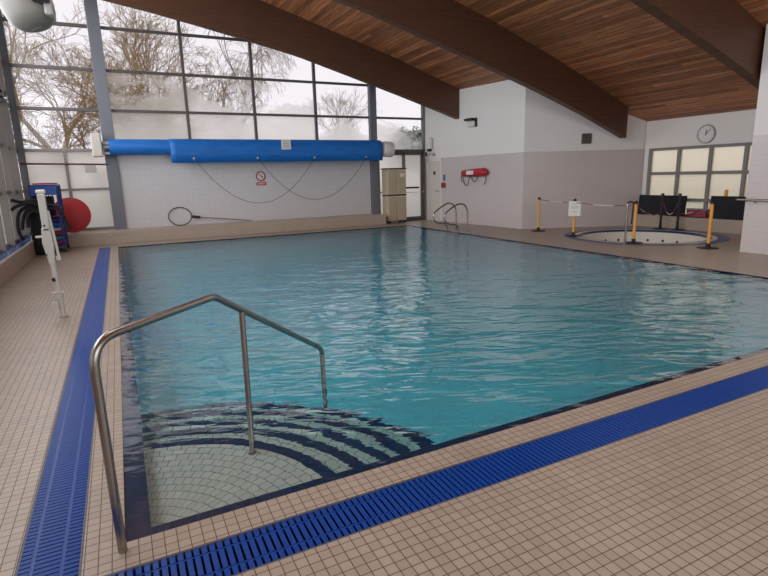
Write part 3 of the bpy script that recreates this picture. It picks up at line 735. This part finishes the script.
# ------------------------------------------------------------------ barrier posts and tape
def post(label, x, y, m_, h=.90, grp='amber barrier posts round the spa'):
    t = thing('barrier_post', label, 'barrier post', (x, y, 0), grp)
    MB().lathe([(.001, .035), (.05, .035), (.06, .03), (.10, .026), (.19, .014), (.20, 0), (.001, 0)], (x, y, 0), n_=28).build('base', M['black'], t, True)
    MB().tube([(x, y, .03), (x, y, .10)], .042, 16).build('collar', M['black'], t, True)
    MB().tube([(x, y, .10), (x, y, h-.05)], .032, 16).build('pole', m_, t, True)
    MB().lathe([(.034, -.05), (.040, -.045), (.040, 0), (.02, .02), (.001, .022)], (x, y, h), n_=16).build('cap', M['black'], t, True)
    return t
P1, P2, P3, P4 = (10.36, 8.53), (10.2, 7.12), (10.2, 5.39), (10.66, 4.02)
K1, K2 = (13.1, 6.85), (13.18, 6.42)
post('amber barrier post farthest left, standing alone by the tiled wall', *P1, M['yellow'])
post('amber barrier post carrying the white paper notice', *P2, M['yellow'])
post('amber barrier post beside the curved steel spa rail', *P3, M['yellow'])
post('amber barrier post farthest right, nearest the tiled wall end', *P4, M['yellow'], .93)
post('all black barrier post behind the spa, left of the two', *K1, M['black'], .93, 'black barrier posts behind the spa')
post('all black barrier post behind the spa, right of the two', *K2, M['black'], .93, 'black barrier posts behind the spa')
t = thing('paper_notice', 'white paper notice fixed to the front of an amber barrier post', 'notice', (P2[0]-.03, P2[1]-.05, .8))
dn = Vector((.42, -.9, 0)).normalized(); dn = Vector((-.72, -.69, 0)); dd = Vector((.69, -.72, 0)); pc = Vector((P2[0], P2[1], 0))+dn*.046
def sq(a, b, z0, z1, o0): return [pc+dd*a+dn*o0+Vector((0, 0, z0)), pc+dd*b+dn*o0+Vector((0, 0, z0)), pc+dd*b+dn*o0+Vector((0, 0, z1)), pc+dd*a+dn*o0+Vector((0, 0, z1))]
MB().prism(sq(-.14, .14, .50, .86, 0), dn*.004).build('sheet', M['paper'], t)
mb = MB()
for a, b, z in ((-.07, .07, .79), (-.09, .09, .72), (-.09, .09, .69), (-.06, .06, .60)): mb.prism(sq(a, b, z, z+.014, .004), dn*.001)
mb.build('printed_lines', M['greyp'], t)
def tape(label, A, B, za_, zb_, sag, m1=None):
    t = thing('barrier_tape', label, 'barrier tape', (A[0], A[1], za_), 'red and white tapes between the posts')
    def pt(u): return Vector((A[0]+(B[0]-A[0])*u, A[1]+(B[1]-A[1])*u, za_+(zb_-za_)*u-4*sag*u*(1-u)))
    Ld = math.hypot(B[0]-A[0], B[1]-A[1]); ns = max(3, int(Ld/.45))
    for k in range(ns):
        o = MB().tube([pt((k+j/5)/ns) for j in range(6)], .009, 6).build('tape_section', (M['dullred'], M['whitep'])[k % 2], t, True); o['label'] = ('red stretch', 'white stretch')[k % 2]
tape('red and white tape from the leftmost amber post to the notice post', P1, P2, .86, .84, .03)
tape('red and white tape from the notice post to the post by the spa rail', P2, P3, .84, .84, .05)
tape('red and white tape sagging from the spa rail post to a black post', P3, K1, .84, .42, .12)
tape('red and white tape drooping low between the two black posts', K1, K2, .82, .82, .42)
tape('red and white tape from the right black post towards the red crate', K2, (13.35, 5.95), .42, .56, .04)

# black mats and red crate on the recess bench
tag(MB().prism([(13.42, 7.83, .335), (13.42, 6.42, .335), (13.46, 6.42, .875), (13.46, 7.83, .875)], (.035, 0, 0)).build('exercise_mat', M['blackfab'], bevel=.01), 'wide black mat standing on the bench against the left window panes', 'mat', 'black mats on the recess bench')
tag(MB().prism([(13.40, 5.76, .335), (13.40, 4.6, .335), (13.42, 4.6, .89), (13.42, 5.76, .89)], (.035, 0, 0)).build('exercise_mat', M['blackfab'], bevel=.01), 'wide black mat standing on the bench at the right, by the tiled wall end', 'mat', 'black mats on the recess bench')
tag(MB().lathe([(.001, 0), (.042, 0), (.042, .68), (.033, .71), (.001, .71)], (13.505, 5.45, .333), n_=14).build('foam_roller', M['yellow'], None, True), 'amber upright roller standing behind the right hand black mat', 'roller')
t = thing('plastic_crate', 'dark red plastic crate of small items on the bench between black mats', 'crate', (13.43, 6.05, .33))
mb = MB().box((13.37, 5.80, .335), (13.50, 6.33, .35))
for a, b in (((13.37, 5.80, .335), (13.385, 6.33, .53)), ((13.485, 5.80, .335), (13.50, 6.33, .53)), ((13.37, 5.80, .335), (13.50, 5.815, .53)), ((13.37, 6.315, .335), (13.50, 6.33, .53))): mb.box(a, b)
mb.build('crate_body', mat('maroon_plastic', (.26, .04, .05), .5), t); MB().box((13.36, 5.79, .53), (13.505, 6.34, .56)).build('rim', mat('grey_blue_rim', (.2, .22, .27), .5), t)
mb = MB()
for k in range(4): mb.box((13.365, 5.87+.11*k, .43+.02*(k % 2)), (13.37, 5.91+.11*k, .46+.02*(k % 2)))
mb.build('side_stickers', M['magenta'], t)

# ------------------------------------------------------------------ pool hoist post
hx0, hy0 = -.617, 4.936
t = thing('pool_hoist', 'tall off-white metal hoist post standing on the deck left of the pool', 'hoist', (hx0, hy0, 0))
MB().lathe([(.001, .012), (.05, .012), (.06, 0)], (hx0, hy0, 0), n_=20).build('floor_socket', M['frameg'], t, True)
MB().tube([(hx0, hy0, .01), (-.640, hy0, .62), (-.643, hy0, .72)], .031, 16).build('lower_tube', M['hoist'], t, True)
MB().tube([(-.632, hy0, .24), (-.634, hy0, .285)], .046, 16).build('collar', M['hoist'], t, True)
MB().bar((-.70, hy0-.01, .315), (-.57, hy0-.01, .315), .05, .018).build('clamp_bar', M['hoist'], t, bevel=.004)
MB().tube([(-.690, hy0-.05, .16), (-.690, hy0+.0, .16)], .045, 16).bar((-.69, hy0-.02, .16), (-.63, hy0-.02, .22), .02, .02).build('guide_wheel', M['hoist'], t, True)
MB().tube([(-.655, hy0-.04, .46), (-.66, hy0-.04, .50)], .018, 10).build('knob', M['black'], t, True)
MB().prism([(-.675, hy0-.035, .66), (-.615, hy0-.035, .66), (-.600, hy0-.035, .90), (-.612, hy0-.035, 1.10), (-.70, hy0-.035, 1.10), (-.715, hy0-.035, .92)], (0, .07, 0)).build('bracket_plate', M['hoist'], t, bevel=.012)
MB().box((-.690, hy0-.035, 1.06), (-.612, hy0+.035, 1.50)).build('upper_column', M['hoist'], t, bevel=.012)
MB().box((-.70, hy0-.03, 1.50), (-.60, hy0+.03, 1.545)).build('head_cap', M['whitep'], t, bevel=.015)
MB().bar((-.61, hy0, 1.30), (-.565, hy0, .70), .03, .03, (0, 1, 0)).build('strut', M['hoist'], t, bevel=.006)
MB().box((-.775, hy0-.02, .985), (-.70, hy0+.02, 1.01)).box((-.60, hy0-.02, .70), (-.55, hy0+.03, .76)).build('lug', M['hoist'], t, bevel=.008)
MB().tube([(-.665, hy0-.045, 1.13), (-.665, hy0-.03, 1.13)], .012, 10).tube([(-.69, hy0-.045, .78), (-.69, hy0-.03, .78)], .012, 10).build('bolt', M['ink'], t)

# ------------------------------------------------------------------ blue cage trolley with float aids
cx0, cx1, cy0, cy1, ch = -1.66, -1.13, 12.2, 13.12, 1.60
t = thing('cage_trolley', 'blue wire cage trolley full of swimming aids in the far left corner', 'trolley', ((cx0+cx1)/2, (cy0+cy1)/2, 0))
for x in (cx0, cx1):
    for y in (cy0, cy1): MB().box((x-.016, y-.016, .14), (x+.016, y+.016, ch)).build('corner_post', M['cageblue'], t, bevel=.005)
for z in (.16, .60, 1.05, ch-.02):
    for y in (cy0, cy1): MB().bar((cx0, y, z), (cx1, y, z), .025, .03).build('frame_rail', M['cageblue'], t)
    for x in (cx0, cx1): MB().bar((x, cy0, z), (x, cy1, z), .025, .03).build('frame_rail', M['cageblue'], t)
mb = MB()
for k in range(1, 8): y = cy0+(cy1-cy0)*k/8; mb.tube([(cx1, y, .16), (cx1, y, ch)], .009, 6); mb.tube([(cx0, y, .16), (cx0, y, ch)], .009, 6)
for k in range(1, 6): x = cx0+(cx1-cx0)*k/6; mb.tube([(x, cy1, .16), (x, cy1, ch)], .009, 6)
for k in range(1, 6): z = .16+(ch-.16)*k/6; mb.tube([(cx1, cy0, z), (cx1, cy1, z)], .008, 6)
mb.build('wire_mesh', M['cageblue'], t)
MB().box((cx0, cy0, .14), (cx1, cy1, .165)).build('shelf', M['cageblue'], t); MB().box((cx0, cy0, .85), (cx1, cy1, .87)).build('shelf', M['cageblue'], t)
MB().box((cx0+.02, cy0-.01, 1.36), (cx1-.02, cy0+.01, 1.60)).build('name_panel', mat('mid_blue_panel', (.02, .09, .36), .4), t)
for x in (cx0, cx1):
    for y in (cy0, cy1): MB().lathe([(.001, -.015), (.055, -.015), (.055, .015), (.001, .015)], (x, y, .056), (1, 0, 0), 16).build('caster', M['black'], t, True)
# contents: bundled floats seen through the wires
rnd = random.Random(3)
for k in range(6):
    z = .17+.11*k; m_ = (M['magenta'], M['teal'], M['red'], M['whitep'], M['cover'], M['purple'])[k]
    nm = ('magenta', 'teal', 'red', 'white', 'royal blue', 'purple')[k]
    tag(MB().box((-1.50, 12.45, z), (-1.19, 12.95, z+.09)).build('swim_float', m_, bevel=.02), f'{nm} foam swim float stacked inside the blue cage trolley', 'float', 'foam floats in the cage')
tag(MB().lathe([(.001, 0), (.24, .0), (.27, .015), (.25, .035), (.001, .04)], (-1.38, 12.62, 1.605), n_=28).build('float_disc', M['red'], None, True), 'flat red float lying on top of the blue cage trolley', 'float')
tag(MB().box((-1.60, 12.35, .88), (-1.26, 12.85, 1.33)).build('kit_box', M['blackfab'], bevel=.03), 'black box of kit on the upper shelf of the blue cage trolley', 'box')
# big red disc leaning on the glass
tag(MB().lathe([(.001, 0), (.44, 0), (.455, .012), (.455, .045), (.44, .055), (.001, .055)], (-1.0, 13.55, .80), (0, -1, .12), 48).build('float_disc', M['red'], None, True), 'large round red float mat leaning on the bench by the frosted window', 'float')
# black mesh bag and noodles
t = thing('mesh_bag', 'tall black mesh bag hanging on the front of the cage trolley', 'bag', (-1.55, 12.02, .06))
mb = MB(); secs = [(0.02, .16, .14), (.12, .21, .17), (.5, .20, .17), (.9, .19, .16), (1.15, .20, .15), (1.27, .19, .14)]
k = 0
for z, a, b in secs: mb.v += [(-1.545+a*math.cos(2*PI*j/20)*(1+.06*math.sin(5*j)), 12.0+b*math.sin(2*PI*j/20), z) for j in range(20)]
for r in range(len(secs)-1): mb.f += [(r*20+j, r*20+(j+1) % 20, (r+1)*20+(j+1) % 20, (r+1)*20+j) for j in range(20)]
mb.f.append(tuple(range(19, -1, -1))); mb.f.append(tuple((len(secs)-1)*20+j for j in range(20))); mb.build('bag_body', M['mesh'], t, True)
MB().tube([(-1.545+.20*math.cos(2*PI*j/24), 12.0+.15*math.sin(2*PI*j/24), 1.27) for j in range(25)], .014, 6, False).build('rim_hoop', M['black'], t, True)
nd = M['black']; nz_ = mat('black_foam', (.010, .010, .012), .7)
paths = [([(-1.40, 1.15), (-1.56, 1.24), (-1.81, 1.23), (-1.99, 1.28)], 'black foam noodle pointing left to the window, highest of the bundle', 11.9),
         ([(-1.42, 1.12), (-1.66, 1.20), (-1.90, 1.14), (-2.0, 1.06)], 'black foam noodle with its tip drooping against the left glass', 11.78),
         ([(-1.42, 1.07), (-1.67, 1.14), (-1.86, 1.01), (-1.93, .79), (-1.93, .56), (-1.87, .38)], 'long black foam noodle curving down to the blue tiled ledge', 11.84),
         ([(-1.44, .98), (-1.66, 1.08), (-1.79, .92), (-1.86, .62)], 'short black foam noodle hanging beside the longest noodle', 11.80),
         ([(-1.46, .95), (-1.62, 1.02), (-1.72, .88), (-1.74, .66)], 'black foam noodle drooping closest to the black mesh bag, left side', 11.78),
         ([(-1.40, 1.14), (-1.19, 1.11), (-1.07, .94), (-1.00, .73), (-.93, .56)], 'black foam noodle arching right across the blue cage trolley', 11.98)]
for pp, lab, yy in paths:
    pts = spline([(x, yy-.02*i, z) for i, (x, z) in enumerate(pp)], 6)
    tag(MB().tube([(-1.45, 12.0, .9)]*0+pts, .036, 12).build('foam_noodle', nz_, None, True), lab, 'foam noodle', 'black foam noodles in the mesh bag')

# red horizontal rail across lower far left glazing, with a paper notice
t = thing('guard_rail', 'thin dark red horizontal rail across the far left window panes', 'rail', (-1, 13.9, 2.1))
MB().tube([(-1.98, 13.88, 2.135), (.0, 13.86, 2.09)], .024, 10).build('rail_tube', M['redd'], t, True)
for x in (-1.9, -.97): MB().tube([(x, 13.88, 2.12), (x, 13.95, 2.12)], .012, 8).build('bracket', M['redd'], t, True)
tag(MB().box((-.55, 13.83, 1.88), (-.28, 13.838, 2.07)).build('paper_notice', M['greyp']), 'pale paper notice taped below the dark red rail', 'notice')

# ------------------------------------------------------------------ pendant lamp in the upper left corner
t = thing('pendant_lamp', 'large grey dome lamp hanging at the upper left corner', 'lamp', (-.40, 3.72, 3.0))
lc = Vector((-.385, 3.72, 3.21)); la = Vector((.30, -.10, -1)).normalized()
MB().lathe([(.001, .215), (.06, .212), (.13, .19), (.175, .15), (.20, .10), (.215, .0), (.225, -.25), (.21, -.40), (.10, -.44), (.001, -.44)], lc, la, 36).build('housing', M['lampgrey'], t, True)
MB().box((-.33, 3.46, 3.19), (-.185, 3.86, 3.42)).build('gear_box', M['lampglass'], t, bevel=.02)
MB().box((-.245, 3.52, 3.10), (-.175, 3.84, 3.28)).build('bracket', M['greyp'], t, bevel=.02)
MB().tube([lc-la*.42, Vector((-.50, 3.75, 4.2)), Vector((-.50, 3.57, 5.88))], .02, 8).build('suspension', M['frame'], t, True)
MB().lathe([(.001, .218), (.05, .218), (.055, .205)], lc, la, 20).build('lens', M['lampgrey'], t, True)

# ------------------------------------------------------------------ outside: ground and bare trees
struct('ground_outside', MB().add([(-60, -40, -.25), (80, -40, -.25), (80, -6.2, -.25), (-60, -6.2, -.25), (80, 14.3, -.25), (-60, 14.3, -.25), (80, 90, -.25), (-60, 90, -.25), (-2.2, -6.2, -.25), (-2.2, 14.3, -.25), (14, -6.2, -.25), (14, 14.3, -.25)], [(0, 1, 2, 3), (5, 4, 6, 7), (3, 8, 9, 5), (10, 2, 4, 11)]), M['grass'])
def tree(label, base, h, seed, m_, spread=.62, levels=6, weep=0.0, r0=.16, grp='bare trees beyond the far window', lean=(0, 0)):
    rn = random.Random(seed); mb = MB()
    def grow(p, d, ln, r, lv):
        q = p; dirn = d.copy(); pts = [p]; rs = [r]; ns = 3
        for i in range(ns):
            dirn = (dirn+Vector((rn.uniform(-1, 1), rn.uniform(-1, 1), rn.uniform(-.6, .8)))*.13).normalized()
            if weep and lv < 4: dirn = (dirn+Vector((0, 0, -weep*(4-lv)*.3))).normalized()
            q = q+dirn*(ln/ns); pts.append(q); rs.append(r*(1-.35*(i+1)/ns))
        mb.tube(pts, rs, 5 if lv > 3 else 3, False)
        if lv == 0: return
        nb = rn.choice((2, 3, 3)) if lv > 1 else 3
        for k in range(nb):
            a = rn.uniform(0, 2*PI); sp_ = spread*rn.uniform(.6, 1.25)
            e1 = dirn.orthogonal().normalized(); e2 = dirn.cross(e1)
            nd_ = (dirn*math.cos(sp_)+(e1*math.cos(a)+e2*math.sin(a))*math.sin(sp_)).normalized()
            start = pts[-1] if k < 2 else pts[rn.choice((1, 2))]
            grow(start, nd_, ln*rn.uniform(.66, .86), max(r*.58, .007), lv-1)
    grow(Vector(base), Vector((lean[0], lean[1], 1)).normalized(), h*.27, r0, levels)
    tag(mb.build('bare_tree', m_), label, 'tree', grp)
tree('large mossy bare tree, tallest seen through the far left window bay', (-1.6, 21.5, -.3), 9.5, 11, M['bark'], .55, 8, r0=.20, lean=(.05, 0))
tree('bare mossy tree seen through the panes above the left end of the blue cover', (1.2, 22.5, -.3), 9.0, 5, M['bark'], .60, 8, r0=.16)
tree('bare mossy tree with fine brown twigs just right of the thick window column', (2.6, 24.5, -.3), 9.4, 8, M['bark'], .6, 8, r0=.17)
tree('low mossy bare tree at the extreme left edge of the far windows', (-3.2, 20.0, -.3), 7.6, 31, M['bark'], .70, 8, r0=.13)
tree('smaller twiggy bare tree directly behind the thick left window column', (-.2, 19.0, -.3), 7.0, 17, M['bark'], .68, 8, r0=.11)
tree('drooping bare willow in the middle of the far window', (5.6, 24.5, -.3), 10.5, 21, M['bark2'], .50, 8, weep=.30, r0=.15)
tree('bare rounded tree seen above the right end of the blue cover', (14.9, 33, -.3), 8.2, 4, M['bark2'], .52, 7, r0=.13)
# evergreen shrub beyond the doors
rn = random.Random(2); mb = MB()
for k in range(2600):
    a = rn.uniform(0, 2*PI); b = rn.uniform(-.5, 1); rr_ = 1.25*(.75+.3*rn.random()); c_ = Vector((13.4, 20.5, 2.5))+Vector((rr_*math.cos(a)*math.cos(b), rr_*math.sin(a)*math.cos(b), 1.35*rr_*math.sin(b)*.9))
    u = Vector((rn.uniform(-1, 1), rn.uniform(-1, 1), rn.uniform(-1, 1))).normalized()*.11; v_ = u.orthogonal().normalized()*.05
    mb.add([c_-u, c_+v_, c_+u, c_-v_], [(0, 1, 2, 3)])
t = thing('evergreen_shrub', 'dark green evergreen bush seen through the pane above the doors', 'bush', (13.4, 20.5, -.25))
mb.build('foliage', M['leafy'], t); MB().tube([(13.4, 20.5, -.25), (13.4, 20.5, 2.6)], .1, 8).build('trunk', M['bark2'], t)

# rear glazing
wn_ = struct_root('window_4', (4.5, -6, .9))
for x in (-.45, 1.5, 3.5, 5.5, 7.5, 9.45): MB().box((x-.04, -6.08, .9), (x+.04, -6.0, 4.2)).build('mullion', M['frameg'], wn_)
for a, b in zip((-.45, 1.5, 3.5, 5.5, 7.5), (1.5, 3.5, 5.5, 7.5, 9.45)): MB().box((a+.03, -6.05, .9), (b-.03, -6.04, 4.2)).build('pane', M['frost'], wn_)
